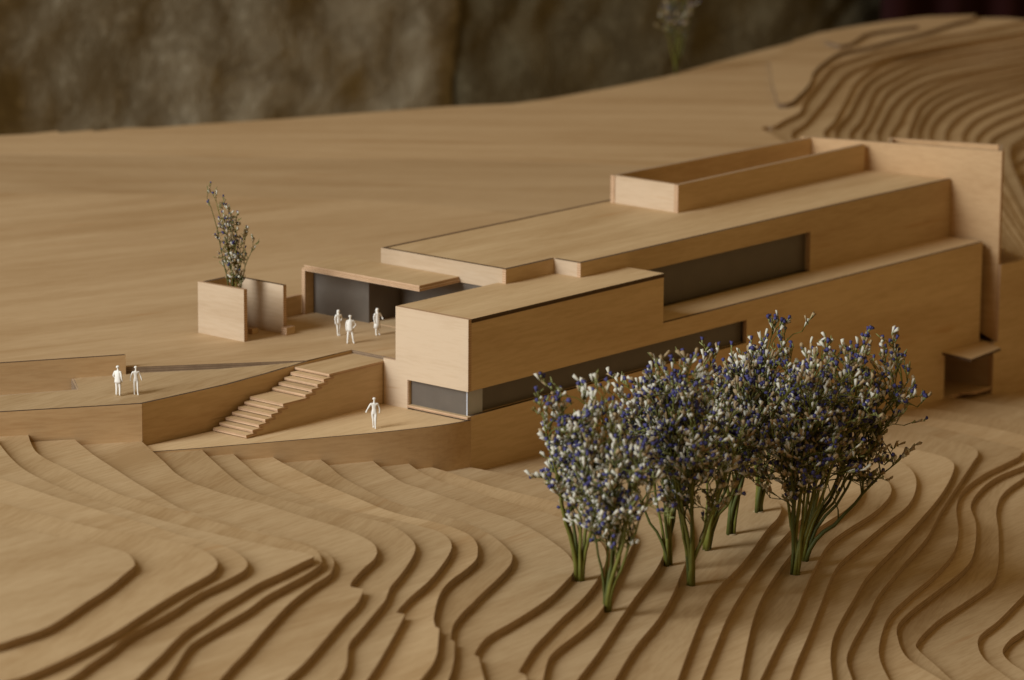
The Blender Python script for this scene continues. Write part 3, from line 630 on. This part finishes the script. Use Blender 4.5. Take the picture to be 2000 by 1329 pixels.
# stair tower at the far end: a hollow box a little out of square
P1, P2 = Vector((57.35, 15.9)), Vector((59.83, -0.85))
off = Vector((2.7, 1.65))
ribbon_wall("tower_face", [P1, P2], [-3.6, -11.1], [3.0, 3.46], 0.36, M['wood_o'], E, RS, bld, ORG)
ribbon_wall("tower_side", [P2 + (P1 - P2).normalized() * 0.0 + off.normalized() * 0.36, P2 + off], -16.2, 3.45, 0.3, W, E, RS, bld, ORG)
Lp = P2 + (P1 - P2) * 0.56
ribbon_wall("tower_back", [P2 + off + Vector((0.0, 0.33)), Lp + off * 0.85], -16.2, [3.42, 3.2], 0.3, M['wood_o'], E, RS, bld, ORG)
ribbon_wall("tower_side", [Lp + off * 0.85, Lp + off.normalized() * 0.38], -3.8, [3.18, 3.2], 0.3, W, E, RS, bld, ORG)
slab("tower_floor", [tuple(P2 + off * 0.2), tuple(P2 + off * 0.9), tuple(Lp + off * 0.8), tuple(Lp + off * 0.2)], 2.3, 2.5)
up("wing_wall", 'y', -0.98, 0.4, [(59.42, -16.2), (64.5, -16.2), (64.5, -5.35), (59.95, -5.2), (59.95, -11.1), (59.42, -11.1)], top=RS)
up("shaft_wall", 'x', 59.5, 0.3, rect(-0.55, 5.8, -16.2, -11.12))

# entrance at the foot of the tower
slab("entrance_canopy", [(53.95, 0.0), (53.4, -2.9), (58.1, -2.45), (59.4, -0.05)], -11.28, -11.08, W, BT)
up("entrance_back_wall", 'y', 5.6, 0.3, rect(53.5, 59.9, -16, -11))
up("entrance_side_wall", 'x', 54.0, 0.3, rect(0.3, 5.6, -16, -11))
slab("entrance_floor", [(54.3, 0.02), (59.48, 0.02), (59.48, 5.6), (54.3, 5.6)], -14.9, -14.64)
slab("entrance_ceiling", [(54.0, 0.3), (59.48, 0.3), (59.48, 5.8), (54.0, 5.8)], -11.2, -11.0)
slab("entrance_step", [(57.2, -0.9), (59.4, -0.9), (59.4, -0.12), (56.4, -0.12)], -14.72, -14.52)

# glazed room and canopy on the forecourt
slab("canopy_roof", [(5.95, 9.45), (10.09, 9.5), (10.09, 16.7), (10.09, 20.1), (5.95, 20.1)], -0.42, -0.24, W, E)
slab("canopy_roof", [(6.05, 9.55), (10.09, 9.6), (10.09, 16.7), (10.09, 20.0), (6.05, 20.0)], -0.23, -0.05, W, E)
up("window_pane", 'x', 7.08, 0.12, rect(15.12, 20.1, PLATEAU, -0.42), M['smoked'], ed=M['smoked'], top=M['smoked'])
up("window_pane", 'y', 15.0, 0.12, rect(7.08, 10.2, PLATEAU, -0.42), M['smoked'], ed=M['smoked'], top=M['smoked'])
up("window_pane", 'x', 10.25, 0.12, rect(6.2, 15.0, PLATEAU, -0.42), M['smoked'], ed=M['smoked'], top=M['smoked'])
up("room_wall", 'y', 20.12, 0.3, rect(6.25, 11.0, PLATEAU, -0.43))
up("room_wall", 'x', 10.7, 0.3, rect(16.66, 20.12, PLATEAU, -0.43))
slab("room_floor", rect(7.2, 30, 6.5, 16.3), PLATEAU, PLATEAU + 0.03)

# ------------------------------------------------------------------ terraces, stair, ramp, walls
terr = thing("lower_terrace", "curved lower terrace with plywood retaining wall below the corner window", "terrace", (-6, 5, -6.6))
TO = (-6, 5, -6.6)
CW = smooth_line([(-19.0, 9.2), (-16.24, 7.55), (-14.63, 6.7), (-12.86, 5.7), (-11.07, 4.75), (-9.17, 3.76), (-7.23, 2.74), (-5.44, 1.87), (-4.18, 1.32), (-2.59, 0.7), (-1.2, 0.28), (0.28, -0.01)], (), 4)
prism("paving", [(x + 0.06, y + 0.10) for x, y in CW[:-1]] + [(0.0, 0.3), (0.0, 7.6), (-12, 10.2), (-18.3, 10.55)], -6.85, -6.6, W, E, terr, None, TO)
ribbon_wall("retaining_wall", CW, -11.6, -6.59, 0.17, M['wood_l'], E, BT, terr, TO)

stair = thing("staircase", "straight plywood staircase with landing between the two terraces", "staircase", (-9, 8.6, -6.6))
SO = (-9, 8.6, -6.6)
NX = [-12.71, -12.15, -11.59, -11.03, -10.47, -9.92, -9.36, -7.35, -6.80, -6.25, -5.68, -5.12]
NZ = [-6.6 + (2.85 * (i + 1) / 12) for i in range(12)]
rr = random.Random(5)
for i in range(12):
    x1 = (NX[i + 1] + 0.42) if i < 11 else 0.25
    zb = NZ[i] - 0.17
    prism("step" if i < 11 else "landing", rect(NX[i] + rr.uniform(-.03, .03), x1, 7.22, 10.12 if i < 11 else 10.25), zb, NZ[i], W, E, stair, None, SO)
prof = [(-12.6, -6.6)]
for i in range(12):
    prof += [(NX[i] + 0.12, (NZ[i - 1] if i else -6.6) - (0.17 if i else 0)), (NX[i] + 0.12, NZ[i] - 0.175)]
prof = prof[1:] + [(-0.02, NZ[11] - 0.175), (-0.02, -6.6)]
upright("stringer", 'y', 7.27, 0.3, prof, W, E, stair, SO, E)
upright("stringer", 'y', 9.75, 0.3, prof, W, E, stair, SO, E)

rampo = thing("ramp", "gently rising plywood ramp with tall angled side walls left of the stair", "ramp", (-12, 13, -6.6))
RO = (-12, 13, -6.6)
def rz(x, y):
    t = min(1, max(0, (x + 9.5) / 5.5))
    return -3.94 + 0.36 * t
prism("ramp_deck", [(-60, 38.0), (-25.5, 15.7), (-18.2, 10.85), (-14.6, 10.70), (-11, 10.60), (-7.5, 10.5), (-4.0, 10.40), (-3.9, 10.6), (-6.3, 12.5), (-8.5, 14.2), (-10.8, 16.05),
                    (-13.0, 17.75), (-16.2, 18.95), (-18.17, 16.43), (-22.57, 18.84), (-60, 40.3)], -4.3, -3.94, M['wood_t'], E, rampo, rz, RO)
ribbon_wall("ramp_wall", [(-62, 39.4), (-25.56, 15.52), (-18.27, 10.70)], -8.6, -3.92, 0.25, M['wood_l'], E, BT, rampo, RO)
ribbon_wall("ramp_wall", [(-18.24, 10.72), (-14.6, 10.58), (-11, 10.47), (-7.5, 10.36), (-4.0, 10.26), (0.26, 10.24)], -8.2,
            [rz(-18.3, 0) + 0.02, rz(-14.6, 0) + 0.02, rz(-11, 0) + 0.02, rz(-7.5, 0) + 0.02, -3.60, -3.53], 0.22, W, E, BT, rampo, RO)
prism("pit_floor", [(-14, 19), (-18.17, 16.3), (-60, 38), (-60, 48)], -5.5, -5.2, M['wood_t'], E, rampo, None, RO)
ribbon_wall("pit_edge", [(-16.3, 18.9), (-18.17, 16.45), (-22.57, 18.86), (-60, 40.3)], -5.2, -3.95, -0.15, M['scorch_dim'], RS, RS, rampo, RO)  # dark face colour puts shade on a side that would be lit

par = thing("parapet_wall", "low plywood parapet standing along the pit beside the ramp", "parapet", (-18, 20, -5))
ribbon_wall("parapet_panel", [(-62, 46.5), (-20.22, 21.41), (-13.3, 17.27)], -5.2, -2.67, 0.28, M['wood_l'], E, BT, par, (-18, 20, -5))

pl = thing("planter", "square open plywood planter box with a flower sprig inside", "planter", (-1, 19, PLATEAU))
PO = (-1, 19, PLATEAU)
upright("panel", 'x', -2.75, 0.3, [(17.09, PLATEAU), (21.34, PLATEAU), (21.34, -0.07), (17.09, -0.02)], WY, E, pl, PO, E)
upright("panel", 'y', 21.0, 0.3, rect(-2.45, 0.75, PLATEAU, -0.1), W, E, pl, PO, BT)
upright("panel", 'x', 0.75, 0.3, [(16.88, PLATEAU), (21.3, PLATEAU), (21.3, -0.24), (16.88, -0.24)], WY, E, pl, PO, BT)
upright("block", 'y', 16.4, 0.5, rect(0.55, 1.35, PLATEAU, PLATEAU + 0.5), W, E, pl, PO, E)
upright("block", 'y', 18.3, 0.4, rect(-0.75, -0.2, PLATEAU, PLATEAU + 0.35), W, E, pl, PO, E)
lw = thing("low_wall", "short low plywood wall between the planter and the glazed room", "wall", (5, 20.4, PLATEAU))
upright("panel", 'y', 20.42, 0.3, rect(1.06, 6.22, PLATEAU, PLATEAU + 1.32), W, E, lw, (5, 20.4, PLATEAU), E)

# ------------------------------------------------------------------ people: white scale figures
R2 = Vector((0.647, -0.762, 0)).normalized()      # to the right as the photographer sees it
D2 = Vector((0.762, 0.647, 0)).normalized()       # away from the photographer

def figure(label, loc, height, turn, joints, radii_scale=1.0, coat=None, hair=None):
    """joints: offsets (side, forward, up) in fractions of height for arms/legs; body as one skinned mesh"""
    J = dict(pelvis=(0, 0, .53), waist=(0, 0.005, .62), chest=(0, 0.0, .74), collar=(0, 0, .815), neck=(0, 0.005, .855), skull=(0, 0.012, .915), crown=(0, 0.004, .968),
             nose=(0, 0.045, .912),
             ls=(-.105, 0, .80), le=(-.135, -.01, .64), lw=(-.135, .03, .50), lh=(-.130, .045, .455), lt=(-.110, .062, .475),
             rs=(.105, 0, .80), re=(.135, -.01, .64), rw=(.135, .03, .50), rh=(.130, .045, .455), rt=(.110, .062, .475),
             lhip=(-.055, 0, .50), lk=(-.06, .012, .28), la=(-.062, -.01, .055), lf=(-.066, .07, .018),
             rhip=(.055, 0, .50), rk=(.06, .012, .28), ra=(.062, -.01, .055), rf=(.066, .07, .018))
    J.update(joints)
    rad = dict(pelvis=(.082, .062), waist=(.072, .052), chest=(.092, .062), collar=(.062, .042), neck=(.030, .030), skull=(.052, .058), crown=(.036, .042), nose=(.012, .012),
               ls=(.042,) * 2, le=(.032,) * 2, lw=(.022,) * 2, lh=(.024, .016), lt=(.010,) * 2, rs=(.042,) * 2, re=(.032,) * 2, rw=(.022,) * 2, rh=(.024, .016), rt=(.010,) * 2,
               lhip=(.058,) * 2, lk=(.042,) * 2, la=(.028,) * 2, lf=(.024,) * 2, rhip=(.058,) * 2, rk=(.042,) * 2, ra=(.028,) * 2, rf=(.024,) * 2)
    names = list(J)
    edges = [('pelvis', 'waist'), ('waist', 'chest'), ('chest', 'collar'), ('collar', 'neck'), ('neck', 'skull'), ('skull', 'crown'), ('skull', 'nose'),
             ('chest', 'ls'), ('ls', 'le'), ('le', 'lw'), ('lw', 'lh'), ('lw', 'lt'), ('chest', 'rs'), ('rs', 're'), ('re', 'rw'), ('rw', 'rh'), ('rw', 'rt'),
             ('pelvis', 'lhip'), ('lhip', 'lk'), ('lk', 'la'), ('la', 'lf'), ('pelvis', 'rhip'), ('rhip', 'rk'), ('rk', 'ra'), ('ra', 'rf')]
    me = bpy.data.meshes.new("person")
    me.from_pydata([J[n] for n in names], [(names.index(a), names.index(b)) for a, b in edges], [])
    o = bpy.data.objects.new("person", me)
    COL.objects.link(o)
    sk = o.modifiers.new("skin", 'SKIN')
    sv = me.skin_vertices if len(me.skin_vertices) else None
    if sv is None:
        bm = bmesh.new(); bm.from_mesh(me); bm.verts.layers.skin.verify(); bm.to_mesh(me); bm.free()
    for i, n in enumerate(names):
        d = me.skin_vertices[0].data[i]
        d.radius = tuple(r * radii_scale for r in rad[n])
        d.use_root = (n == 'pelvis')
    sk.use_smooth_shade = True
    ss = o.modifiers.new("sub", 'SUBSURF')
    ss.levels = ss.render_levels = 2
    me.materials.append(M['white'])
    dg = bpy.context.evaluated_depsgraph_get()
    ev = bpy.data.meshes.new_from_object(o.evaluated_get(dg))
    ev.name = "person"
    o.modifiers.clear()
    o.data = ev
    if not ev.materials:
        ev.materials.append(M['white'])
    zmin = min(v.co.z for v in ev.vertices)
    for v in ev.vertices:
        v.co.z -= zmin
    fw = (R2 * math.sin(turn) - D2 * math.cos(turn))
    side = Vector((-fw.y, fw.x, 0)) * -1
    h = height * CM
    o.matrix_world = Matrix(((side.x * h, fw.x * h, 0, loc[0] * CM), (side.y * h, fw.y * h, 0, loc[1] * CM), (0, 0, h, loc[2] * CM), (0, 0, 0, 1)))
    tag(o, label, "figurine", "white scale figures")
    def lathe(name, prof):
        v, f = [], []
        n = 20
        for (rx, ry, z, cx, cy) in prof:
            for i in range(n):
                a = 2 * math.pi * i / n
                k = 1 + 0.05 * math.sin(5 * a + z * 9)
                v.append((cx + rx * k * math.cos(a), cy + ry * k * math.sin(a), z))
        for r in range(len(prof) - 1):
            for i in range(n):
                f.append([r * n + i, r * n + (i + 1) % n, (r + 1) * n + (i + 1) % n, (r + 1) * n + i])
        f.append(list(range(n))[::-1])
        f.append([(len(prof) - 1) * n + i for i in range(n)])
        mm = bpy.data.meshes.new(name)
        mm.from_pydata(v, [], f)
        mm.materials.append(M['white'])
        mm.polygons.foreach_set('use_smooth', [True] * len(f))
        c = bpy.data.objects.new(name, mm)
        COL.objects.link(c)
        c.parent = o
    if coat:
        lathe("coat", coat)
    if hair:
        lathe("hair", hair)
    return o

JACKET = [(.125, .085, .43, 0, 0), (.122, .082, .50, 0, 0), (.108, .074, .62, 0, 0), (.122, .078, .74, 0, 0), (.085, .06, .805, 0, 0), (.045, .04, .835, 0, 0)]
SKIRT = [(.135, .105, .27, 0, 0), (.12, .09, .40, 0, 0), (.098, .075, .55, 0, 0), (.078, .06, .63, 0, 0), (.098, .07, .74, 0, 0), (.07, .055, .805, 0, 0), (.04, .038, .83, 0, 0)]
HAIR = [(.038, .03, .79, 0, -.035), (.055, .045, .84, 0, -.028), (.060, .060, .90, 0, -.016), (.058, .062, .945, 0, -.006), (.035, .04, .982, 0, 0)]
CAP = [(.054, .056, .925, 0, -.012), (.056, .060, .95, 0, -.006), (.036, .04, .985, 0, 0)]
figure("white figurine in a jacket on the ramp, left one of the pair there", (-17.77, 13.3, rz(-17.77, 0)), 1.98, 2.7,
       dict(le=(-.175, .0, .65), lw=(-.12, .06, .55), lh=(-.09, .075, .53), lt=(-.075, .07, .55)), 1.0, JACKET, CAP)
figure("slim white figurine on the ramp, right one of the pair there", (-16.74, 12.78, rz(-16.74, 0)), 1.85, 0.25,
       dict(le=(-.16, -.01, .65), lw=(-.19, .02, .53), lh=(-.20, .03, .49), lt=(-.18, .05, .51), re=(.165, -.01, .65), rw=(.195, .03, .53), rh=(.205, .04, .485), rt=(.185, .06, .50),
            lk=(-.05, .03, .28), la=(-.05, .05, .055), lf=(-.052, .13, .018), rk=(.05, .0, .28), ra=(.05, -.05, .055), rf=(.052, .02, .018)), 0.88, None, CAP)
figure("slender white figurine with arms held close on the forecourt before dark glass", (2.8, 13.81, PLATEAU), 1.78, 0.5,
       dict(le=(-.13, .0, .66), lw=(-.08, .085, .60), lh=(-.04, .10, .60), lt=(-.05, .09, .62), lk=(-.035, .01, .28), la=(-.03, 0, .055), lf=(-.032, .07, .018), rk=(.035, .01, .28), ra=(.03, 0, .055), rf=(.032, .07, .018)), 0.95, None, HAIR)
figure("white figurine with hand on hip and legs apart on the forecourt", (1.6, 11.64, PLATEAU), 1.92, 0.15,
       dict(le=(-.20, -.02, .66), lw=(-.125, .04, .56), lh=(-.095, .05, .535), lt=(-.085, .05, .55), lk=(-.085, .01, .28), la=(-.115, 0, .055), lf=(-.125, .07, .018), rk=(.075, .01, .28), ra=(.095, 0, .055), rf=(.11, .07, .018)), 1.0, JACKET, CAP)
figure("white figurine in a knee-length coat with long hair near the box wall", (4.64, 12.01, PLATEAU), 1.86, 0.6,
       dict(le=(-.17, .03, .66), lw=(-.16, .12, .60), lh=(-.15, .15, .59), lt=(-.13, .15, .60), lk=(-.05, .01, .28), la=(-.055, 0, .055), lf=(-.075, .07, .018), rk=(.05, .01, .28), ra=(.055, 0, .055), rf=(.07, .07, .018)), 0.92, SKIRT, HAIR)
figure("white figurine walking with swinging arms alone on the lower terrace", (-5.33, 3.18, -6.6), 2.02, 0.1,
       dict(le=(-.165, -.03, .66), lw=(-.175, -.02, .53), lh=(-.16, -.01, .475), lt=(-.14, .01, .49), re=(.18, .0, .67), rw=(.25, .05, .57), rh=(.275, .07, .535), rt=(.25, .09, .54),
            lk=(-.035, .05, .28), la=(-.03, .09, .06), lf=(-.03, .17, .03), rk=(.03, -.01, .28), ra=(.02, -.08, .06), rf=(.025, -.01, .018)), 0.96, None, CAP)

# ------------------------------------------------------------------ flower sprigs standing in for trees
class Tubes:
    def __init__(self):
        self.v, self.f = [], []
    def tube(self, pts, r0, r1, n=5):
        base = len(self.v)
        P = [Vector(p) for p in pts]
        m_ = len(P)
        ref = Vector((0.31, 0.22, 0.92)).normalized()
        for i, p in enumerate(P):
            t = (P[min(i + 1, m_ - 1)] - P[max(i - 1, 0)])
            t = t.normalized() if t.length > 1e-6 else Vector((0, 0, 1))
            a = t.cross(Vector((1, 0.2, 0.1))).normalized()
            b = t.cross(a)
            r = r0 + (r1 - r0) * i / (m_ - 1)
            for k in range(n):
                an = 2 * math.pi * k / n
                q = p + (a * math.cos(an) + b * math.sin(an)) * r
                self.v.append((q.x, q.y, q.z))
        for i in range(m_ - 1):
            for k in range(n):
                a0 = base + i * n + k
                a1 = base + i * n + (k + 1) % n
                self.f.append([a0, a1, a1 + n, a0 + n])
        self.f.append([base + k for k in range(n)][::-1])
        self.f.append([base + (m_ - 1) * n + k for k in range(n)])
    def cup(self, p, d, ln, r, rnd, open_=True):
        """little funnel-shaped floret along d"""
        base = len(self.v)
        d = d.normalized()
        a = d.cross(Vector((0.3, 1, 0.2))).normalized()
        b = d.cross(a)
        ph = rnd.uniform(0, 6.28)
        prof = [(0.0, 0.35), (0.45, 0.75), (1.0, 1.0 if open_ else 0.4)]
        for t, k in prof:
            for i in range(5):
                an = ph + 2 * math.pi * i / 5
                rr_ = r * k * (1 + (0.25 * rnd.uniform(-1, 1) if t == 1.0 else 0))
                q = p + d * (ln * t * (1 + (0.18 * rnd.uniform(-1, 1) if t == 1.0 else 0))) + (a * math.cos(an) + b * math.sin(an)) * rr_
                self.v.append((q.x, q.y, q.z))
        for i in range(2):
            for k in range(5):
                a0 = base + i * 5 + k
                a1 = base + i * 5 + (k + 1) % 5
                self.f.append([a0, a1, a1 + 5, a0 + 5])
        self.f.append([base + k for k in range(5)][::-1])
        self.f.append([base + 10 + k for k in range(5)])
    def build(self, name, mat, parent, smooth=True):
        if not self.v:
            return None
        return link_mesh(name, self.v, self.f, [mat], None, parent, smooth)

def bend(a, b, rnd, wob, n=6, lead=None):
    """curved path from a to b, leaving a upwards"""
    a, b = Vector(a), Vector(b)
    L = (b - a).length
    c = a + (lead or Vector((0, 0, 1))) * L * 0.42 + (b - a) * 0.18
    out = []
    for i in range(n + 1):
        t = i / n
        p = a * (1 - t) ** 2 + c * 2 * t * (1 - t) + b * t * t
        if 0 < i < n:
            p = p + Vector((rnd.uniform(-1, 1), rnd.uniform(-1, 1), rnd.uniform(-1, 1) * 0.5)) * wob
        out.append(p)
    return out

def sprig(label, base, seed, centre, radii, n_main, n_twig, n_spike, pale=0.5, size=1.0, base_r=0.2, group="flower sprigs used as trees", extra=(), spread=0.75, lean=0.0, blue=0.24, foot=False, twig_max=3.6):
    """base in cm; centre (right, away, up) and radii of the crown relative to the base, in the photographer's right/away/up directions"""
    rnd = random.Random(seed)
    o = thing("flower_sprig", label, "flower sprig", base, group)
    cls = {}
    def loc(r, d, h):
        return R2 * r + D2 * d + Vector((0, 0, h))
    def in_crown(lo=0.0, hi=1.0, up=None):
        while True:
            x, y, z = rnd.uniform(-1.2, 1.2), rnd.uniform(-1.2, 1.2), rnd.uniform(-1.2, 1.2)
            q = math.sqrt(x * x + y * y + z * z)
            if lo <= q <= hi and (up is None or z >= up):
                return loc(centre[0] + radii[0] * x, centre[1] + radii[1] * y, centre[2] + radii[2] * z)
    def spike(tub, p, d):
        """short side twig carrying a one-sided row of florets"""
        L = rnd.uniform(0.6, 1.55) * size
        d = (d + Vector((rnd.gauss(0, .3), rnd.gauss(0, .3), rnd.gauss(0.2, .25)))).normalized()
        e = p + d * L
        mid = (p + e) / 2 + Vector((0, 0, 0.08 * L))
        tub.tube([p, mid, e], 0.030 * size, 0.016 * size, 4)
        nf = rnd.randint(3, 7)
        tone = rnd.random()
        for i in range(nf):
            t = 0.25 + 0.75 * (i + rnd.random() * .5) / nf
            q = p * (1 - t) + e * t + Vector((rnd.gauss(0, .05), rnd.gauss(0, .05), 0.04)) * size
            fd = d * 0.7 + Vector((rnd.gauss(0, .5), rnd.gauss(0, .5), rnd.uniform(0.1, 1.0)))
            ln = rnd.uniform(0.30, 0.52) * size
            u = rnd.random()
            if u < pale * (0.6 + 0.6 * tone):
                k = 'calyx'
            elif u < pale * (0.6 + 0.6 * tone) + blue:
                k = 'blue'
            elif u < 0.64:
                k = 'dry'
            else:
                k = 'bract'
            r = rnd.uniform(0.08, 0.13) * size
            if k == 'blue':
                cls['bract'].cup(q, fd, ln * .6, r * .65, rnd)
                cls['blue'].cup(q + fd.normalized() * ln * .5, fd, ln * .6, r * 1.15, rnd)
            elif k == 'bract':
                cls['bract'].cup(q, fd, ln * .8, r * .6, rnd, False)
            else:
                cls['bract'].cup(q - fd.normalized() * ln * .15, fd, ln * .45, r * .55, rnd)
                cls[k].cup(q, fd, ln, r, rnd)
    for s in range(n_main):
        tub = Tubes()
        cls.update({k: Tubes() for k in ('calyx', 'bract', 'dry', 'blue')})
        a0 = rnd.uniform(0, 6.28)
        b = Vector((math.cos(a0), math.sin(a0), 0)) * base_r * rnd.uniform(0.5, 1.1)
        tip = in_crown(0.1, 0.85, -0.2) if s >= len(extra) else loc(*extra[s])
        knee = b + loc(lean * 0.5, 0, 0) + Vector((tip.x * spread * .4, tip.y * spread * .4, tip.z * rnd.uniform(0.30, 0.42)))
        path = bend(b, knee, rnd, 0.02, 4)[:-1] + bend(knee, tip, rnd, 0.09 * size, 7, (knee - b).normalized())
        tub.tube(path, rnd.uniform(0.10, 0.165) * size, 0.030 * size, 6)
        seg = [p for p in path]
        for _ in range(3):
            spike(tub, path[-1 - (_ > 1)], (path[-1] - path[-2]).normalized() + Vector((rnd.gauss(0, .3), rnd.gauss(0, .3), .2)))
        for t_ in range(n_twig):
            u = rnd.uniform(0.28, 0.98) if t_ % 4 == 0 else rnd.uniform(0.40, 0.98)
            i = min(len(seg) - 2, int(u * (len(seg) - 1)))
            fr = u * (len(seg) - 1) - i
            p = seg[i] * (1 - fr) + seg[i + 1] * fr
            best = None
            for _ in range(4):
                q = in_crown(0.25, 1.0 if t_ % 3 else 1.18)
                if q.z < p.z - 0.3:
                    continue
                dd = (q - p).length
                if best is None or dd < best[0]:
                    best = (dd, q)
            if best is None:
                continue
            q = best[1]
            if (q - p).length > twig_max * size:
                q = p + (q - p).normalized() * twig_max * size * rnd.uniform(0.6, 1)
            tw = bend(p, q, rnd, 0.07 * size, 5)
            tub.tube(tw, 0.055 * size, 0.022 * size, 4)
            for w in range(n_spike):
                v_ = rnd.uniform(0.3, 1.0) if w else 1.0
                k = min(len(tw) - 2, int(v_ * (len(tw) - 1)))
                f2 = v_ * (len(tw) - 1) - k
                pp = tw[k] * (1 - f2) + tw[k + 1] * f2
                spike(tub, pp, (tw[k + 1] - tw[k]).normalized() + Vector((rnd.gauss(0, .5), rnd.gauss(0, .5), .3)))
        so = tub.build("stem", M['stem'] if s % 3 else M['stem_dark'], o)
        for k, nm in (('calyx', "pale_florets"), ('bract', "olive_bracts"), ('dry', "dried_florets"), ('blue', "violet_florets")):
            c = cls[k].build(nm, M[k], so)
            if c:
                c['kind'] = 'stuff'
    if foot:
        ft = Tubes()
        ft.tube([(0.05, 0, -0.02), (0.05, 0, 0.05)], 0.36, 0.33, 9)
        ft.build("cut_foot", M['dry'], o)
    return o

TREES = [
 ("pale leftmost flower sprig with one long stem reaching left toward the wall", (-17.4, -23.45, -8.8), 11, (0.2, 0.0, 7.7), (3.2, 2.4, 4.0), 8, 9, 4, .36, dict(extra=[(-1.9, 0.2, 8.2), (-2.2, -.3, 9.8)])),
 ("nearest small flower sprig, its stem foot lowest in the picture", (-18.84, -26.65, -9.64), 12, (0.0, -0.2, 7.0), (2.7, 2.0, 3.4), 7, 8, 4, .36, {}),
 ("flower sprig with spindly stems just right of the two nearest ones", (-8.16, -22.63, -10.06), 13, (-0.9, 0.2, 8.4), (3.5, 2.4, 4.6), 7, 11, 4, .29, {}),
 ("upright flower sprig with the thick forked foot in the middle row", (-9.36, -25.19, -10.48), 14, (-0.4, 0.0, 8.8), (3.6, 2.4, 5.0), 8, 11, 4, .28, {}),
 ("flower sprig leaning right out of the middle of the clump", (-2.79, -21.27, -10.48), 15, (1.3, 0.2, 8.2), (3.1, 2.2, 4.4), 7, 9, 4, .25, dict(lean=0.9, foot=True)),
 ("flower sprig with a pale cut foot, second from the back", (0.93, -20.3, -10.48), 16, (0.8, 0.2, 8.2), (3.1, 2.2, 4.4), 7, 9, 4, .25, dict(foot=True)),
 ("rearmost flower sprig with pale cut foot on its layer edge", (6.23, -18.39, -10.48), 17, (0.6, 0.2, 8.2), (3.1, 2.2, 4.7), 7, 9, 4, .25, dict(foot=True)),
 ("tallest dark flower sprig at the right with thick green foot", (0.01, -25.78, -11.74), 18, (1.0, 0.2, 9.6), (4.0, 2.5, 6.0), 9, 12, 4, .20, {}),
 ("thin-footed flower sprig at far right with branches sweeping right", (2.82, -24.41, -11.74), 19, (3.1, 0.3, 9.5), (3.7, 2.4, 6.0), 9, 11, 4, .20, dict(extra=[(5.5, 0, 6.2), (5.9, .3, 11.0), (5.3, .2, 11.9)])),
]
for lab, base, seed, cen, rd, nm, nt_, ns, pale, kw in TREES:
    sprig(lab, base, seed, cen, rd, nm, nt_, ns, pale, **kw)
sprig("slim flower sprig rising from the plywood planter box", (-1.13, 19.47, PLATEAU), 41, (-0.2, 0.0, 6.7), (0.6, 0.45, 2.3), 7, 7, 3, .20, 0.62, 0.10,
      "", [(-1.8, 0, 9.1), (-1.2, 0.1, 8.8), (-0.8, 0.1, 8.3), (-0.3, 0, 7.9), (0.1, 0, 7.3), (0.7, 0.2, 6.5), (1.2, -.1, 5.8), (1.5, .1, 5.3)], 0.5, 0.0, 0.14, False, 0.75)
sprig("blurred flower sprig standing at the far rim before the stone wall", (112.09, 70.6, PLATEAU), 43, (0.0, 0.0, 6.2), (2.0, 1.8, 3.4), 5, 5, 3, 0.04, 0.8, blue=0.22)
